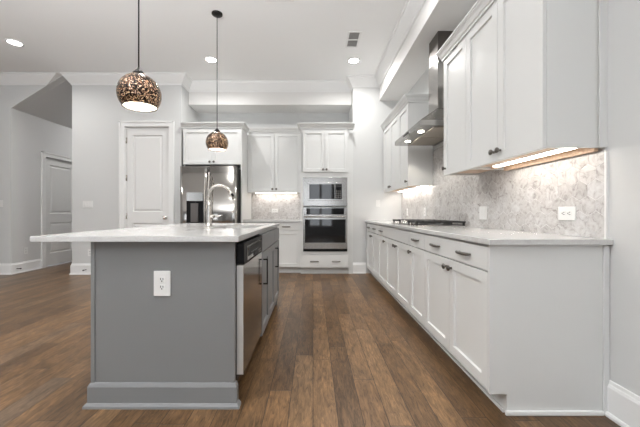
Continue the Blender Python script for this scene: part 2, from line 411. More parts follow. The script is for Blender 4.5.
# ------------------------------------------------------------------ cabinet parts
def knob(parent, x, z, y=0.0):
    def f(bm):
        mt = Matrix.Translation((x, y, z)) @ Matrix.Rotation(PI / 2, 4, 'X')
        lathe(bm, [(.009, 0), (.007, .006), (.0065, .014), (.016, .018), (.019, .024), (.0175, .030), (.009, .033)], 16, mt)
    return part('knob', 'pull', parent, f)
def pull(parent, x, z, half=.07, vert=False, m='pull', y=0.0):
    if vert:
        return part('pull', 'blackmetal', parent, B(x - .005, x + .005, y - .036, y - .026, z - half, z + half, .002), *[B(x - .005, x + .005, y - .0262, y + .001, z + q - .005, z + q + .005) for q in (-half + .006, half - .006)])
    def f(bm):
        pts = [];
        for k in range(13):
            t = -1 + 2 * k / 12
            pts.append((t * half, y - .014 - .017 * (1 - t * t) ** .5 if abs(t) < 1 else y - .012))
        for s in (-1, 1):
            p = (x, 0, z + s * half * .9) if vert else (x + s * half * .9, 0, z)
            cyl(bm, (p[0], y + .001, p[2]), (p[0], y - .024, p[2]), .006, 10)
        P = [(x, q, z + p) if vert else (x + p, q, z) for p, q in pts]
        tube(bm, P, [.007] + [.0095] * 11 + [.007], 10)
    return part('pull', m, parent, f)
def base_cabinet(name, label, loc, rz, width, doors, drawers, paintm='white', top=.884, depth=.60, knobs=(), group=None, body_top=None, z_split=.738, handles='knob'):
    """local x to the right of someone facing it, y into the cabinet, front of the doors at y=0"""
    t = thing(name, label, 'cabinet', loc, rz, group)
    t0 = .02
    bt = body_top or top
    part('body', paintm, t, B(.0005, width - .0005, t0 + .001, depth, .105, bt), *([B(.0005, .018, t0 + .001, depth, bt, top), B(width - .018, width - .0005, t0 + .001, depth, bt, top), B(.018, width - .018, t0 + .001, t0 + .02, bt, top)] if body_top else []))
    part('toe_kick', paintm, t, B(0, width, .09, .105, 0, .105), B(0, width, .078, .0899, 0, .018))
    for (a, b, pulls) in drawers:
        d = part('drawer', paintm, t, B(a + .0024, b - .0024, 0, t0, z_split + .006, top - .014, .0025))
        for p in pulls: pull(d, p, (z_split + top) / 2 - .004)
    for (a, b, kx) in doors:
        d = part('door', paintm, t, lambda bm: shaker(bm, a, b, .112, z_split))
        if kx is not None:
            if handles == 'knob': knob(d, kx, z_split - .055)
            else: pull(d, kx, z_split - .15, .10, True)
    return t
CAB_CROWN = [(0, 0), (.012, 0), (.012, .018), (.02, .022), (.032, .05), (.045, .066), (.045, .074), (.052, .078), (.052, .09), (0, .09)]
def wall_cabinet(name, label, loc, rz, width, z0, z1, depth, doors, group=None, rail=.06, bottom='wood', knob_dz=.06, crown=None, zd1=None):
    t = thing(name, label, 'cabinet', loc, rz, group)
    tk = .018
    part('body', 'white', t, B(.0005, tk, .021, depth, z0, z1), B(width - tk, width - .0005, .021, depth, z0, z1), B(tk, width - tk, .021, depth, z1 - tk, z1), B(tk, width - tk, depth - .008, depth, z0 + .02, z1 - tk),
         B(tk, width - tk, .021, .04, z0, z0 + .035))
    part('bottom_panel', bottom, t, B(tk, width - tk, .041, depth - .0085, z0 + .018, z0 + .032))
    for (a, b, kx) in doors:
        d = part('door', 'white', t, lambda bm: shaker(bm, a, b, z0 - .004, (zd1 or z1) - .003, rail))
        if kx is not None: knob(d, kx, z0 + knob_dz)
    if crown:
        part('crown', 'white', t, lambda bm: sweep(bm, crown, [(o, z1 - .005 + z) for o, z in CAB_CROWN]))
    return t

RZ = -PI / 2     # right run: local x -> world -y
XF = .92         # door faces of the right run
def right_base(y0, y1, label, doors, drawers):
    return base_cabinet('base_cabinet', label, (XF, y1, 0), RZ, y1 - y0, doors, drawers, group='white base cabinets along the right wall', depth=XR - XF - .002)
W = .915
c = right_base(1.61, 2.525, 'white base cabinet at the near end, wide drawer with two pulls over two doors', [(0, W / 2, W / 2 - .035), (W / 2, W, W / 2 + .035)], [(0, W, (W / 2 - .215, W / 2 + .215))])
part('end_panel', 'white', c, lambda bm: prism(bm, [(.0, .105), (.0, .884), (XR - XF - .002, .884), (XR - XF - .002, 0), (.09, 0), (.09, .105)], W + .0005, W + .016, 'x'))
part('shoe_moulding', 'trim', c, B(W + .0165, W + .030, .078, XR - XF - .034, 0, .024, .005))
part('scribe_strip', 'white', c, B(W + .0165, W + .026, XR - XF - .032, XR - XF - .004, .0, .88, .002))
right_base(2.525, 2.914, 'narrow white base cabinet with one short drawer over one door, second from the near end', [(0, .389, .04)], [(0, .389, (.19,))])
right_base(2.914, 3.87, 'white base cabinet under the gas cooktop with a plain false front', [(0, .478, .44), (.478, .956, .516)], [(0, .956, ())])
right_base(3.87, 4.33, 'white one-door base cabinet just beyond the cooktop, towards the back wall', [(0, .46, .42)], [(0, .46, (.23,))])
right_base(4.33, 5.25, 'white two-door base cabinet at the far end against the back wall', [(0, .46, .425), (.46, .92, .495)], [(0, .46, (.23,)), (.46, .92, (.23 + .46,))])
o = part('counter', 'quartz', None, B(.903, XR - .001, 1.568, 5.299, .885, .915, .003)); o.name = 'countertop'
tag(o, 'long white quartz countertop along the right wall under the hexagon tile', 'countertop')

# marble hexagon backsplash: real tiles on a grout bed
def hexes(bm, u0, u1, v0, v1, s, P, t=.006, gap=.003):
    """pointy-top hexagons clipped to the rectangle"""
    dx = s * math.sqrt(3); dz = s * 1.5
    r = 0; z = v0
    while z < v1 + s:
        x = u0 + (dx / 2 if r % 2 else 0)
        while x < u1 + dx:
            pts = [(x + (s - gap / 2) * math.sin(PI / 3 * k), z + (s - gap / 2) * math.cos(PI / 3 * k)) for k in range(6)]
            for lim, ax, sg in ((u0, 0, 1), (u1, 0, -1), (v0, 1, 1), (v1, 1, -1)):
                out = []
                for i in range(len(pts)):
                    a, b = pts[i], pts[(i + 1) % len(pts)]
                    ia, ib = (a[ax] - lim) * sg >= 0, (b[ax] - lim) * sg >= 0
                    if ia: out.append(a)
                    if ia != ib:
                        q = (lim - a[ax]) / (b[ax] - a[ax]); out.append((a[0] + (b[0] - a[0]) * q, a[1] + (b[1] - a[1]) * q))
                pts = out
                if len(pts) < 3: break
            if len(pts) >= 3:
                A = [bm.verts.new(P(p[0], p[1], t)) for p in pts]; Bq = [bm.verts.new(P(p[0], p[1], .0015)) for p in pts]
                n = len(pts); bm.faces.new(A)
                for i in range(n): bm.faces.new((A[i], A[(i + 1) % n], Bq[(i + 1) % n], Bq[i]))
            x += dx
        z += dz; r += 1
def backsplash(label, u0, u1, v0, v1, P, bed):
    t = part('backsplash', 'marble', None, lambda bm: hexes(bm, u0, u1, v0, v1, .058, P))
    tag(t, label, 'backsplash')
    part('grout', 'grout', t, bed)
    return t
bs = backsplash('pale grey marble hexagon tile backsplash on the right wall behind the cooktop', 1.606, 5.298, .916, 1.84, lambda u, v, t: (XR - .004 - t, u, v), B(XR - .0088, XR - .0005, 1.606, 5.298, .916, 1.84))
part('edge_trim', 'plate', bs, B(XR - .012, XR - .0005, 1.594, 1.605, .916, 1.372))

# wall cabinets of the right run
XU = 1.21; UD = XR - XU - .012
Z0, Z1 = 1.394, 2.455
g = 'white wall cabinets on the right wall'
c = wall_cabinet('upper_cabinet', 'large white wall cabinet at top right, nearest, with two meeting knobs', (XU, 2.42, 0), RZ, .81, Z0, Z1, UD, [(0, .41, .375), (.41, .81, .445)], g)
part('mounting_rail', 'wood', c, B(.02, .79, UD - .03, UD - .009, Z0 - .016, Z0 + .017))
part('scribe_strip', 'white', c, B(.8145, .822, UD - .03, UD + .011, Z0, Z1))
c = wall_cabinet('upper_cabinet', 'narrow one-door white wall cabinet between the large nearest one and the range hood', (XU, 2.835, 0), RZ, .4145, Z0, Z1, UD, [(0, .4145, .04)], g)
c = wall_cabinet('upper_cabinet', 'one-door white wall cabinet just beyond the range hood', (XU, 4.34, 0), RZ, .44, Z0, Z1, UD, [(0, .44, .40)], g)
c = wall_cabinet('upper_cabinet', 'two-door white wall cabinet at the far end of the right wall, in the corner', (XU, 5.25, 0), RZ, .9095, Z0, Z1, UD, [(0, .455, .42), (.455, .9095, .49)], g)
def cab_crown(label, path):
    o = part('cabinet_crown', 'white', None, lambda bm: sweep(bm, path, [(o_, Z1 + .001 + z) for o_, z in CAB_CROWN])); tag(o, label, 'moulding')
cab_crown('white crown moulding on top of the nearest right-hand wall cabinets', [(XR - .002, 2.836), (XU, 2.836), (XU, 1.61), (XR - .002, 1.61)])
cab_crown('white crown moulding on top of the wall cabinets beyond the hood', [(XU, 5.25), (XU, 3.899), (XR - .002, 3.899)])

# under-cabinet lights
def strip(label, y0, y1, x=1.40, power=None):
    t = thing('under_cabinet_light', label, 'light', (x, (y0 + y1) / 2, Z0 + .018), RZ, 'slim light bars under the wall cabinets')
    L = y1 - y0
    part('housing', 'plate', t, B(-L / 2, L / 2, -.035, .035, -.008, -.0005))
    part('diffuser', 'led', t, B(-L / 2 + .01, L / 2 - .01, -.033, .033, -.012, -.0082))
    if x < 1.45: part('connector', 'wood', t, B(-L / 2 - .05, -L / 2 - .0005, -.012, .012, -.022, -.0005, .003))
    l = area('strip_lamp', (0, 0, -.02), (0, 0, 0), L, .03, STRIP * L, (1.0, .95, .90)); l.parent = t
strip('long slim light bar under the nearest right-hand wall cabinet', 1.64, 2.34)
strip('slim light bar under the one-door wall cabinet just beyond the hood', 3.93, 4.31, 1.475)
strip('slim light bar under the two-door wall cabinet in the far corner', 4.40, 5.20, 1.475)

# ------------------------------------------------------------------ range hood
t = thing('range_hood', 'stainless steel chimney range hood above the cooktop, two small lamps lit', 'range hood', (XR - .001, 3.39, 1.89), RZ)
# local: x along the wall (right = nearer), y = 0 wall, negative y towards the room
hw, hd = .46, .51
def canopy(bm):
    z1, z2 = .05, .27
    a = [(-hw, -hd), (hw, -hd), (hw, -.001), (-hw, -.001)]; b = [(-.14, -.22), (.14, -.22), (.14, -.001), (-.14, -.001)]
    r = [[bm.verts.new((x, y, z)) for x, y in q] for q, z in ((a, 0), (a, z1), (b, z2))]
    i_ = [(-hw + .05, -hd + .05), (hw - .05, -hd + .05), (hw - .05, -.05), (-hw + .05, -.05)]
    for q, p in zip(r, r[1:]):
        for k in range(4): bm.faces.new((q[k], q[(k + 1) % 4], p[(k + 1) % 4], p[k]))
    bm.faces.new(r[2]); bm.faces.new(r[0][::-1])
part('canopy', 'steelh', t, canopy)
part('chimney', 'steel', t, B(-.13, .13, -.21, -.001, .271, .80, .003))
part('chimney_extension', 'steeldark', t, B(-.125, .125, -.205, -.001, .801, 1.099))
for k in (-1, 1): part('filter', 'filter', t, B(k * .2 - .19, k * .2 + .19, -hd + .15, -.05, -.008, -.0005, .003))
for k in (-1, 1):
    lp = part('lamp', 'hoodlamp', t, lambda bm: cyl(bm, (k * .22, -hd + .09, -.0005), (k * .22, -hd + .09, -.006), .03, 20))
part('control_panel', 'black', t, B(-.09, .09, -hd - .002, -hd - .0002, .015, .035))
for k in (-1, 1):
    l = bpy.data.lights.new('hood_lamp', 'SPOT'); l.energy = 6; l.spot_size = 2.0; l.color = (1, .92, .8); l.shadow_soft_size = .03
    o = bpy.data.objects.new('hood_lamp', l); C.objects.link(o); o.parent = t; o.location = (k * .22, -hd + .09, -.02)

# ------------------------------------------------------------------ cooktop
t = thing('cooktop', 'five burner gas cooktop with black iron grates on the right-hand countertop', 'cooktop', (1.255, 3.44, .916), RZ)
part('tray', 'steelh', t, B(-.455, .455, -.255, .245, 0, .008, .003))
part('burner_pan', 'iron', t, B(-.44, .44, -.15, .235, .0082, .012))
for gx in (-.3, 0, .3):
    def grate(bm):
        w2 = .143
        for yy in (-.15 if gx == 0 else -.24, .235): box(bm, gx - w2, gx + w2, yy - .006, yy + .006, .034, .05, .002)
        y0 = -.15 if gx == 0 else -.24
        for xx in (-w2 + .006, w2 - .006): box(bm, gx + xx - .006, gx + xx + .006, y0, .235, .034, .05, .002)
        for yy in (-.18, -.12, -.06, .0, .06, .12, .18):
            if gx == 0 and yy < -.1: continue
            box(bm, gx - w2, gx + w2, yy - .005, yy + .005, .036, .052, .002)
        box(bm, gx - .005, gx + .005, y0, .235, .036, .052, .002)
        for xx in (-w2 + .01, w2 - .01):
            for yy in (y0 + .01, .225): box(bm, gx + xx - .008, gx + xx + .008, yy - .008, yy + .008, .008, .036)
    part('grate', 'iron', t, grate)
for bx, by, br in ((-.3, -.12, .04), (-.3, .12, .05), (0, .06, .06), (.3, -.12, .045), (.3, .12, .04)):
    part('burner', 'iron', t, lambda bm: lathe(bm, [(br + .012, .008), (br + .010, .016), (br, .018), (br, .026), (br * .5, .03)], 20, Matrix.Translation((bx, by, 0))))
for k in range(5):
    kx = (k - 2) * .078
    part('control_knob', 'steelh', t, lambda bm: lathe(bm, [(.024, .0082), (.024, .014), (.020, .016), (.018, .044), (.011, .047)], 18, Matrix.Translation((kx, -.21, 0))))

# ------------------------------------------------------------------ outlets and switches
def outlet(name, label, loc, rz, wd, ht, kind, group=None, tilt=0.0):
    """plate on a surface facing local -y; kind: duplex, wide (duplex turned), switches n, blank"""
    t = thing(name, label, 'outlet' if kind in ('duplex', 'wide') else 'switch', loc, rz, group)
    part('plate', 'plate', t, B(-wd / 2, wd / 2, -.006, -.0005, -ht / 2, ht / 2, .0018))
    if kind in ('duplex', 'wide'):
        for s in (-1, 1):
            c = (s * .021, 0) if kind == 'wide' else (0, s * .021)
            f = part('socket', 'plate', t, B(c[0] - .0155, c[0] + .0155, -.008, -.0062, c[1] - .0145, c[1] + .0145, .0008))
            def slots(bm):
                for dx, dz, w2, h2 in ((-.0065, .004, .0019, .006), (.0065, .004, .0019, .005), (0, -.0075, .0032, .0032)):
                    if kind == 'wide': dx, dz, w2, h2 = dz, dx, h2, w2
                    box(bm, c[0] + dx - w2, c[0] + dx + w2, -.0086, -.0081, c[1] + dz - h2, c[1] + dz + h2)
            part('slot', 'slot', f, slots)
    elif isinstance(kind, int):
        for k in range(kind):
            x = (k - (kind - 1) / 2) * .046
            part('rocker', 'plate', t, B(x - .016, x + .016, -.0095, -.0062, -.033, .033, .002))
    return t
outlet('power_outlet', 'white double outlet lying sideways on the marble tile, nearest the camera end', (XR - .0105, 1.84, 1.047), RZ, .125, .082, 'wide')
outlet('light_switch', 'white square two-rocker switch plate on the tile between cooktop and near outlet', (XR - .0105, 2.745, 1.048), RZ, .118, .118, 2)
outlet('power_outlet', 'white outlet on the tile behind the middle of the cooktop', (XR - .0105, 4.17, 1.06), RZ, .072, .116, 'duplex', 'outlets on the tile past the cooktop')
outlet('power_outlet', 'white outlet on the tile close to the far corner', (XR - .0105, 4.95, 1.06), RZ, .072, .116, 'duplex', 'outlets on the tile past the cooktop')
outlet('light_switch', 'white switch plate on the back wall right of the ovens, above the counter end', (1.127, YP, 1.21), 0, .072, .116, 1)
outlet('power_outlet', 'white outlet lying sideways on the small tile backsplash between fridge and ovens', (-.742, YB - .0105, 1.09), 0, .118, .075, 'wide')
outlet('light_switch', 'white three-rocker switch plate on the wall left of the pantry door', (-3.825, YF, 1.19), 0, .17, .116, 3)
outlet('power_outlet', 'white low outlet on the wall left of the pantry door, beside the island end', (-3.785, YF, .37), 0, .075, .116, 'duplex')
outlet('power_outlet', 'white low outlet on the grey hall wall beside the hall door', (XH, 5.46, .37), PI / 2, .075, .116, 'duplex')
outlet('light_switch', 'white switch plate on the front-facing wall at the far left edge', (-5.33, YF, 1.205), 0, .125, .116, 2)
def stopper(label, loc, rz):
    t = thing('door_stop', label, 'door stop', loc, rz)
    part('rod', 'blackmetal', t, lambda bm: cyl(bm, (0, -.0005, 0), (0, -.06, 0), .006, 10))
    part('tip', 'black', t, lambda bm: cyl(bm, (0, -.0605, 0), (0, -.078, 0), .010, 10))
stopper('small dark door stop on the baseboard left of the pantry door', (-3.84, YF - .016, .085), 0)
stopper('small dark door stop on the baseboard of the grey hall wall', (XH + .016, 5.28, .085), PI / 2)

# ------------------------------------------------------------------ island
IX0, IX1 = -1.205, -.385       # back panel face, aisle door faces
IY0, IY1 = 1.665, 3.50
IT = .896
RI = PI / 2                    # local x -> world +y, local y -> world -x
t = thing('island', 'dark grey kitchen island end and back panels with moulded base', 'island', (0, 0, 0))
part('end_panel', 'grey', t, B(IX0, -.425, IY0, IY0 + .02, 0, IT), B(IX0, IX0 + .02, IY0 - .006, IY0 - .0003, .13, IT), B(-.445, -.425, IY0 - .006, IY0 - .0003, .13, IT))
part('back_panel', 'grey', t, B(IX0, IX0 + .02, IY0 + .0205, IY1, 0, IT))
part('far_panel', 'grey', t, B(IX0 + .0205, -.41, IY1 - .018, IY1, 0, IT))
IB = [(0, 0), (.030, 0), (.028, .012), (.020, .022), (.014, .024), (.014, .108), (.008, .122), (.004, .128), (0, .128)]
part('base_moulding', 'grey', t, lambda bm: sweep(bm, [(IX0, IY1), (IX0, IY0), (-.425, IY0), (-.425, IY0 + .02)], IB))
ID = .78
base_cabinet('sink_cabinet', 'grey island cabinet under the sink, next to the dishwasher', (IX1, 2.315, 0), RI, .745, [(0, .3725, .055), (.3725, .745, None)], [(0, .745, ())], 'grey', IT - .002, ID, group='grey cabinets in the island', z_split=.745, handles='pull', body_top=.66)
base_cabinet('base_cabinet', 'narrow grey island cabinet at the far end, one drawer over a door', (IX1, 3.061, 0), RI, .42, [(0, .42, .055)], [(0, .42, ())], 'grey', IT - .002, ID, group='grey cabinets in the island', z_split=.745, handles='pull')
# countertop with a sink cut-out
SX0, SX1, SY0, SY1 = -.86, -.47, 2.40, 3.0
def slab_hole(bm, X0, X1, Y0, Y1, hx0, hx1, hy0, hy1, z0, z1):
    o = [(X0, Y0), (X1, Y0), (X1, Y1), (X0, Y1)]; h = [(hx0, hy0), (hx1, hy0), (hx1, hy1), (hx0, hy1)]
    V = [[bm.verts.new((x, y, z)) for x, y in q] for q, z in ((o, z0), (o, z1), (h, z0), (h, z1))]
    for k in range(4):
        j = (k + 1) % 4
        bm.faces.new((V[1][k], V[1][j], V[3][j], V[3][k])); bm.faces.new((V[0][j], V[0][k], V[2][k], V[2][j]))
        bm.faces.new((V[0][k], V[0][j], V[1][j], V[1][k])); bm.faces.new((V[2][j], V[2][k], V[3][k], V[3][j]))
    es = [e for e in bm.edges if all(q in V[1] + V[0] for q in e.verts)]
    bmesh.ops.bevel(bm, geom=es, offset=.0025, segments=2, affect='EDGES')
o = part('countertop', 'quartz', None, lambda bm: slab_hole(bm, -1.495, -.392, 1.612, 3.60, SX0, SX1, SY0, SY1, IT + .0005, IT + .031))
tag(o, 'white quartz countertop on the grey island, with a cut-out for the sink', 'countertop')
IZ = IT + .031
def basin(bm):
    a, b, c_, d, z0, z1 = SX0 - .012, SX1 + .012, SY0 - .012, SY1 + .012, IT - .21, IT - .001
    box(bm, a, b, c_, d, z0, z0 + .006)
    box(bm, a, a + .006, c_, d, z0, z1); box(bm, b - .006, b, c_, d, z0, z1); box(bm, a, b, c_, c_ + .006, z0, z1); box(bm, a, b, d - .006, d, z0, z1)
t = thing('sink', 'undermount stainless sink set in the white island countertop', 'sink', (0, 0, 0))
part('basin', 'steelh', t, basin)
part('drain', 'chrome', t, lambda bm: cyl(bm, ((SX0 + SX1) / 2, 2.7, IT - .204), ((SX0 + SX1) / 2, 2.7, IT - .199), .045, 24))
# faucet: spout swings over the sink (+x)
t = thing('faucet', 'tall satin nickel gooseneck faucet on the island countertop beside the sink', 'faucet', (-.945, 2.78, IZ + .0005))
part('body', 'chrome', t, lambda bm: lathe(bm, [(.030, 0), (.030, .006), (.025, .012), (.0235, .06), (.0225, .12), (.018, .18), (.0145, .24)], 24))
pts = [(0, 0, .241)]; R_ = .098
for k in range(0, 15):
    a = PI - k * (PI * .86) / 14
    pts.append((R_ + R_ * math.cos(a), 0, .275 + R_ * math.sin(a)))
part('spout', 'chrome', t, lambda bm: tube(bm, pts, .0135, 16))
e = Vector(pts[-1]); dr = (e - Vector(pts[-2])).normalized()
s = part('spray_head', 'chrome', t, lambda bm: cyl(bm, e + dr * .001, e + dr * .085, .0155, 18, .0195))
part('spray_button', 'black', s, lambda bm: cyl(bm, e + dr * .025 + Vector((.008, -.008, .0)), e + dr * .06 + Vector((.010, -.010, 0)), .012, 12))
part('handle', 'chrome', t, lambda bm: cyl(bm, (.0, 0, .085), (.05, -.005, .09), .016, 14), lambda bm: tube(bm, [(.045, -.005, .09), (.07, -.01, .092), (.10, -.015, .094), (.125, -.02, .098)], [.010, .009, .008, .006], 12))

# dishwasher
t = thing('dishwasher', 'stainless dishwasher with black control band in the end of the grey island', 'dishwasher', (IX1, 1.692, 0), RI)
DWW = .612
part('tub', 'black', t, B(.006, DWW - .006, .04, .58, .10, .875))
part('door', 'steel', t, B(.004, DWW - .004, 0, .038, .152, .762, .004))
part('toe_panel', 'black', t, B(.004, DWW - .004, .09, .10, .012, .148))
part('lit_door_edge', 'edge', t, B(.0005, .0036, .001, .037, .156, .758))  # near side coloured paler to stand for the light falling on it
cp = part('control_band', 'black', t, B(.003, DWW - .003, -.004, .038, .766, .882, .005))
part('fascia', 'steelh', cp, B(.075, DWW - .055, -.0075, -.0042, .775, .862, .0015))
part('display', 'screen', cp, B(.10, DWW - .075, -.0095, -.0077, .796, .852, .001))
part('latch', 'black', cp, B(.26, .42, -.0105, -.0077, .777, .794, .001))
for k in range(5): part('button', 'plate', cp, lambda bm: cyl(bm, (.19 + k * .05, -.0096, .812), (.19 + k * .05, -.0102, .812), .004, 8))

outlet('power_outlet', 'white double outlet on the dark grey end panel of the island', (-.819, IY0, .667), 0, .09, .136, 'duplex')

# ------------------------------------------------------------------ back wall: fridge and its enclosure
FX0, FX1 = -2.19, -1.20
t = thing('fridge_surround', 'white cabinet with two small doors above the stainless refrigerator', 'cabinet', (FX0, 5.165, 0))
fw = FX1 - FX0
part('side_panel', 'white', t, B(fw - .02, fw, .0, .80, 0, 2.475))
part('side_panel', 'white', t, B(0, .02, .036, .80, 0, 2.475))
part('body', 'white', t, B(.0205, fw - .0205, .021, .80, 1.865, 2.475))
for a, b, kx in ((.0, (fw - .02) / 2, (fw - .02) / 2 - .035), ((fw - .02) / 2, fw - .02, (fw - .02) / 2 + .035)):
    d = part('door', 'white', t, lambda bm: shaker(bm, a, b, 1.862, 2.462, .055))
    knob(d, kx, 1.862 + .045)
part('crown', 'white', t, lambda bm: sweep(bm, [(-.03, .0), (fw, .0), (fw, .37)], [(o_, 2.4755 + z) for o_, z in CAB_CROWN]))
t = thing('refrigerator', 'stainless steel side-by-side refrigerator with a water dispenser in its left door', 'refrigerator', (-2.150, 4.925, 0))
rw, rh = .915, 1.802
part('case', 'black', t, B(.0, rw, .075, .82, .02, rh - .02))
part('kick_grille', 'black', t, B(.01, rw - .01, .05, .074, .01, .09))
def bowed(bm, x0, x1):
    n = 14; pts = []
    for k in range(n + 1):
        q = -1 + 2 * k / n
        pts.append((x0 + (x1 - x0) * k / n, .014 * q * q + (.012 if abs(q) == 1 else 0)))
    prism(bm, pts + [(x1, .07), (x0, .07)], .095, rh, 'z')
    for f in bm.faces: f.smooth = abs(f.normal.z) < .5 and len(f.verts) == 4
dl = part('door', 'steel', t, lambda bm: bowed(bm, 0, .452))
dr_ = part('door', 'steel', t, lambda bm: bowed(bm, .458, rw))
for d, hx in ((dl, .425), (dr_, .485)):
    hp = [(hx, .001, .55), (hx, -.03, .56)] + [(hx, -.03 - .032 * math.sin(PI * k / 12), .60 + 1.05 * k / 12) for k in range(13)] + [(hx, -.03, 1.69), (hx, .001, 1.70)]
    part('handle', 'chrome', d, lambda bm: tube(bm, hp, .012, 12))
ds = part('dispenser', 'black', dl, B(.115, .385, -.006, .006, .86, 1.30, .002))
part('control_panel', 'steelh', ds, B(.12, .38, -.016, -.0065, 1.235, 1.375, .003))
part('paddle', 'steeldark', ds, B(.19, .31, -.030, -.0065, .90, 1.20, .004))
part('spout', 'black', ds, B(.23, .27, -.034, -.0065, 1.205, 1.232, .003))
part('drip_tray', 'steeldark', ds, B(.12, .38, -.032, -.0065, .865, .885, .002))

# middle section
MX0, MX1 = FX1 + .001, -.213
mw = MX1 - MX0
YM = 5.27
base_cabinet('base_cabinet', 'white base cabinet on the back wall between refrigerator and ovens', (MX0, YM, 0), 0, mw, [(0, mw / 2, mw / 2 - .04), (mw / 2, mw, mw / 2 + .04)], [(0, mw / 2, (mw / 4,)), (mw / 2, mw, (mw * .75,))], group='cabinets on the back wall', depth=.69)
o = part('countertop', 'quartz', None, B(MX0 + .001, MX1 - .001, YM - .025, YB - .001, .885, .930, .003)); tag(o, 'short white quartz countertop between refrigerator and ovens', 'countertop')
backsplash('small marble hexagon tile backsplash between the refrigerator and the ovens', MX0 + .002, MX1 - .002, .931, 1.418, lambda u, v, t: (u, YB - .004 - t, v), B(MX0 + .002, MX1 - .002, YB - .0088, YB - .0005, .931, 1.418))
wall_cabinet('upper_cabinet', 'white two-door wall cabinet over the short counter between refrigerator and ovens', (MX0, 5.60, 0), 0, mw, 1.42, 2.515, .358, [(0, mw / 2, mw / 2 - .035), (mw / 2, mw, mw / 2 + .035)], 'cabinets on the back wall', crown=[(0.0, 0.0), (mw, 0.0)], zd1=2.505)
t = thing('under_cabinet_light', 'slim light bar under the wall cabinet beside the refrigerator', 'light', ((MX0 + MX1) / 2, 5.86, 1.438), 0, 'slim light bars under the wall cabinets')
part('housing', 'plate', t, B(-.40, .40, -.025, .025, -.012, -.0005)); part('diffuser', 'led', t, B(-.39, .39, -.02, .02, -.016, -.0125))
l = area('strip_lamp', (0, 0, -.02), (0, 0, 0), .78, .03, STRIP * .9, (1, .93, .87)); l.parent = t

# oven tower
TX0, TX1, TY = -.212, .61, 5.2
t = thing('oven_cabinet', 'tall white cabinet holding the microwave and the wall oven', 'cabinet', (TX0, TY, 0), 0, 'cabinets on the back wall')
tw = TX1 - TX0
OX0, OX1 = .045, .045 + .748
part('body', 'white', t, B(.0, .018, .0, .76, .105, 2.47), B(tw - .018, tw, .0, .76, .105, 2.47), B(.018, tw - .018, .02, .76, 1.69, 2.47), B(.018, tw - .018, .60, .76, .105, 1.69), B(.018, tw - .018, .021, .60, .105, .375),
     B(.018, OX0 - .001, .001, .05, .105, 1.735), B(OX1 + .001, tw - .018, .001, .05, .105, 1.735), B(OX0 - .001, OX1 + .001, .001, .05, 1.65, 1.735), B(OX0 - .001, OX1 + .001, .001, .05, .345, .39), B(.018, tw - .018, .021, .60, 1.145, 1.16))
part('filler', 'white', t, B(tw + .0005, XA1 - TX0 - .002, .06, .10, 0, 2.47))
part('toe_kick', 'white', t, B(0, XA1 - TX0 - .03, .075, .09, 0, .104))
d = part('drawer', 'white', t, B(OX0 - .005, OX1 + .005, -.02, 0.0, .118, .335, .0025)); pull(d, OX0 + .19, .225, y=-.02); pull(d, OX1 - .19, .225, y=-.02)
for a, b, kx in ((OX0 - .01, tw / 2, tw / 2 - .03), (tw / 2, OX1 + .01, tw / 2 + .03)):
    d = part('door', 'white', t, lambda bm: shaker(bm, a, b, 1.735, 2.45, .055, -.02)); knob(d, kx, 1.735 + .045, -.02)
part('crown', 'white', t, lambda bm: sweep(bm, [(0, .33), (0, -.02), (tw + .09, -.02)], [(o_, 2.4705 + z) for o_, z in CAB_CROWN]))
ox = TX0 + OX0; ow = OX1 - OX0
t = thing('microwave', 'built-in stainless microwave with a dark window, above the wall oven', 'microwave', (ox, TY, 1.165))
mh = .48
part('case', 'black', t, B(.01, ow - .01, .0005, .45, .005, mh - .005))
part('trim_kit', 'steelh', t, B(0, ow, -.012, -.0005, 0, mh, .003))
dd = part('door', 'steelh', t, B(.08, ow - .08, -.03, -.0125, .085, mh - .085, .003))
part('window', 'glassblack', dd, B(.105, ow - .215, -.034, -.0305, .115, mh - .115, .001))
part('control_panel', 'glassblack', dd, B(ow - .205, ow - .095, -.034, -.0305, .115, mh - .115, .001))
part('display', 'slot', dd, B(ow - .195, ow - .105, -.0348, -.0342, mh - .16, mh - .13))
for r_ in range(4):
    for k in range(3): part('button', 'pull', dd, B(ow - .193 + k * .032, ow - .171 + k * .032, -.0348, -.0342, .135 + r_ * .035, .152 + r_ * .035))
t = thing('built_in_oven', 'built-in stainless wall oven with black glass door, below the microwave', 'oven', (ox, TY, .392))
oh = .745
part('case', 'black', t, B(.01, ow - .01, .0005, .55, .005, oh - .005))
part('control_panel', 'glassblack', t, B(0, ow, -.02, -.0005, oh - .115, oh, .002), )
part('control_trim', 'steelh', t, B(0, .055, -.021, -.0202, oh - .115, oh), B(ow - .055, ow, -.021, -.0202, oh - .115, oh), B(.055, ow - .055, -.021, -.0202, oh - .012, oh))
d = part('door', 'steelh', t, B(0, ow, -.03, -.0005, .045, oh - .12, .003))
part('window', 'glassblack', d, B(.03, ow - .03, -.033, -.0302, .15, oh - .20, .001))
def bar(bm):
    tube(bm, [(.02, -.075, oh - .155), (ow - .02, -.075, oh - .155)], .013, 14)
    for x in (.05, ow - .05): cyl(bm, (x, -.03, oh - .155), (x, -.075, oh - .155), .009, 12)
part('handle', 'steelh', d, bar)
part('vent', 'black', t, B(.0, ow, -.02, -.0005, .0, .042))

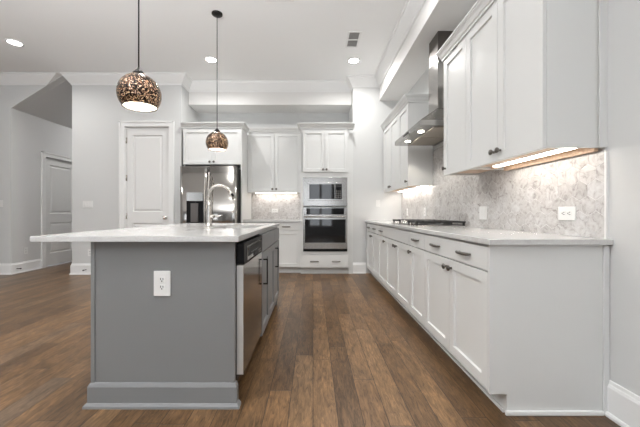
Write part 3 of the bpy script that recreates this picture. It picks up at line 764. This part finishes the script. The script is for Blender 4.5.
# ------------------------------------------------------------------ pendants
def pendant(label, x, y, zc, tilt, rot):
    R_ = .128
    t = thing('pendant_light', label, 'pendant lamp', (x, y, CEIL), 0, 'copper mosaic pendants over the island')
    part('ceiling_rose', 'blackmetal', t, lambda bm: lathe(bm, [(.062, -.0005), (.062, -.012), (.05, -.022), (.012, -.028)], 28))
    top = zc - CEIL + R_ * 1.08
    part('cord', 'black', t, lambda bm: cyl(bm, (0, 0, -.029), (0, 0, top + .03), .0045, 8))
    piv = bpy.data.objects.new('shade_holder', None)
    mt = Matrix.Translation((0, 0, top + .02)) @ Matrix.Rotation(rot, 4, 'Z') @ Matrix.Rotation(tilt, 4, 'Y')
    bpy.data.objects.remove(piv)
    dz = -(R_ * 1.08 + .02)
    end = math.acos(-.62)    # polar angle where the globe is cut open
    def shell(bm, r, flip=False):
        n = 26; prof = []
        for k in range(n + 1):
            a = .20 + (end - .20) * k / n
            prof.append((r * math.sin(a), dz + r * math.cos(a)))
        lathe(bm, prof, 48, mt, cap=False)
    part('shade', 'mosaic', t, lambda bm: shell(bm, R_))
    part('shade_lining', 'opal', t, lambda bm: shell(bm, R_ - .004))
    part('rim', 'blackmetal', t, lambda bm: lathe(bm, [(R_ * math.sin(end) - .004, dz + R_ * math.cos(end) + .001), (R_ * math.sin(end) + .0015, dz + R_ * math.cos(end) + .001), (R_ * math.sin(end) + .0015, dz + R_ * math.cos(end) - .004), (R_ * math.sin(end) - .004, dz + R_ * math.cos(end) - .004), (R_ * math.sin(end) - .004, dz + R_ * math.cos(end) + .001)], 48, mt, cap=False))
    part('cap', 'blackmetal', t, lambda bm: lathe(bm, [(.036, dz + R_ * .955), (.036, dz + R_ * 1.06), (.028, dz + R_ * 1.11), (.020, dz + R_ * 1.20), (.010, dz + R_ * 1.26), (.006, dz + R_ * 1.34)], 24, mt))
    part('bulb', 'bulb', t, lambda bm: lathe(bm, [(.012, dz + .075), (.016, dz + .05), (.028, dz + .02), (.03, dz), (.022, dz - .022), (.006, dz - .031)], 18, mt))
    l = bpy.data.lights.new('pendant_lamp', 'POINT'); l.energy = PEND; l.color = (1, .88, .72); l.shadow_soft_size = .03
    o = bpy.data.objects.new('pendant_lamp', l); C.objects.link(o); o.parent = t
    o.location = mt @ Vector((0, 0, dz - .05))
pendant('copper and black speckled globe pendant, the nearer and larger of the two over the island', -1.119, 1.965, 1.05 + 118.5 * 1.965 / 306, math.radians(-2), 0)
pendant('copper and black speckled globe pendant farther off, in front of the cabinet over the refrigerator', -1.122, 3.58, 1.05 + 70 * 3.58 / 306, math.radians(0), 0)

# ------------------------------------------------------------------ recessed lights, vents
def can(x, y, label, power=1.0):
    t = thing('recessed_light', label, 'ceiling light', (x, y, CEIL - (.0045 if y > 6 else 0)), 0, 'recessed ceiling lights')
    part('trim_ring', 'trim', t, lambda bm: lathe(bm, [(.074, -.0005), (.102, -.0005), (.100, -.006), (.080, -.009), (.074, -.004), (.074, -.0005)], 32, cap=False))
    part('lens', 'lens', t, lambda bm: cyl(bm, (0, 0, -.001), (0, 0, -.004), .073, 32))
    l = bpy.data.lights.new('can_lamp', 'AREA'); l.shape = 'DISK'; l.size = .12; l.energy = DOWN * power; l.color = (1, .985, .965); l.spread = 2.75
    o = bpy.data.objects.new('can_lamp', l); C.objects.link(o); o.parent = t; o.location = (0, 0, -.012)
can(-4.085, 4.19, 'lit recessed ceiling light at the far left, towards the hall opening')
can(-1.553, 4.66, 'lit recessed ceiling light just left of the far pendant cord')
can(.625, 4.69, 'lit recessed ceiling light next to the ceiling air vent')
for x, y in ((-1.553, 2.9), (.5, 2.9), (-4.172, 7.0), (-1.553, .9), (-.3, .7), (-1.553, -1.4)):
    can(x, y, 'round recessed ceiling light out of view above the camera' if y < 5 else 'fill light added inside the grey hall, out of view behind the pantry wall', .7 if y > 5 else .95 if x < -1 and y > 0 else .55 if y > 0 else .4)  # the hall one is added, unseen, to brighten the hall door
def vent(label, x, y, wx, wy):
    t = thing('ceiling_vent', label, 'vent', (x, y, CEIL))
    part('frame', 'trim', t, B(-wx / 2 - .025, -wx / 2, -wy / 2 - .025, wy / 2 + .025, -.008, -.0005), B(wx / 2, wx / 2 + .025, -wy / 2 - .025, wy / 2 + .025, -.008, -.0005),
         B(-wx / 2, wx / 2, -wy / 2 - .025, -wy / 2, -.008, -.0005), B(-wx / 2, wx / 2, wy / 2, wy / 2 + .025, -.008, -.0005), B(-wx / 2, wx / 2, -.008, .008, -.008, -.0005))
    part('louvres', 'trim', t, *[(lambda q: (lambda bm: prism(bm, [(q, -.007), (q + .002, -.0075), (q + .012, -.0015), (q + .010, -.001)], -wx / 2, wx / 2, 'x')))(-wy / 2 + .004 + k * (wy - .02) / 18) for k in range(19)])
    part('duct', 'duct', t, B(-wx / 2, wx / 2, -wy / 2, wy / 2, -.0009, -.0003))
vent('small white two-bank ceiling air vent beside a recessed light, right of centre', .54, 4.12, .13, .34)
vent('white ceiling air vent cut by the top picture edge, right of the far pendant', -.37, 3.2, .26, .30)

# ------------------------------------------------------------------ unseen fill lamps added behind the camera to brighten the ceiling
for x, y, where in ((-2.6, -.2, 'the left'), (-1.8, -.8, 'the windows')):
    t = thing('added_fill_lamp', 'added fill lamp, a black bowl uplighter, behind the camera, towards ' + where, 'added fill lamp', (x, y, 0), 0, 'fill lamps added behind the camera')
    part('base', 'blackmetal', t, lambda bm: lathe(bm, [(.14, .0005), (.14, .015), (.03, .03), (.012, .04)], 28))
    part('pole', 'blackmetal', t, lambda bm: cyl(bm, (0, 0, .041), (0, 0, 1.70), .011, 12))
    part('bowl', 'blackmetal', t, lambda bm: lathe(bm, [(.012, 1.701), (.10, 1.72), (.17, 1.77), (.20, 1.83), (.196, 1.83), (.165, 1.775), (.10, 1.727), (.012, 1.708)], 32))
    l = bpy.data.lights.new('fill_uplight', 'POINT'); l.energy = FILL_UP; l.color = (.965, .985, 1); l.shadow_soft_size = .03
    o = bpy.data.objects.new('fill_uplight', l); C.objects.link(o); o.parent = t; o.location = (0, 0, 1.785)
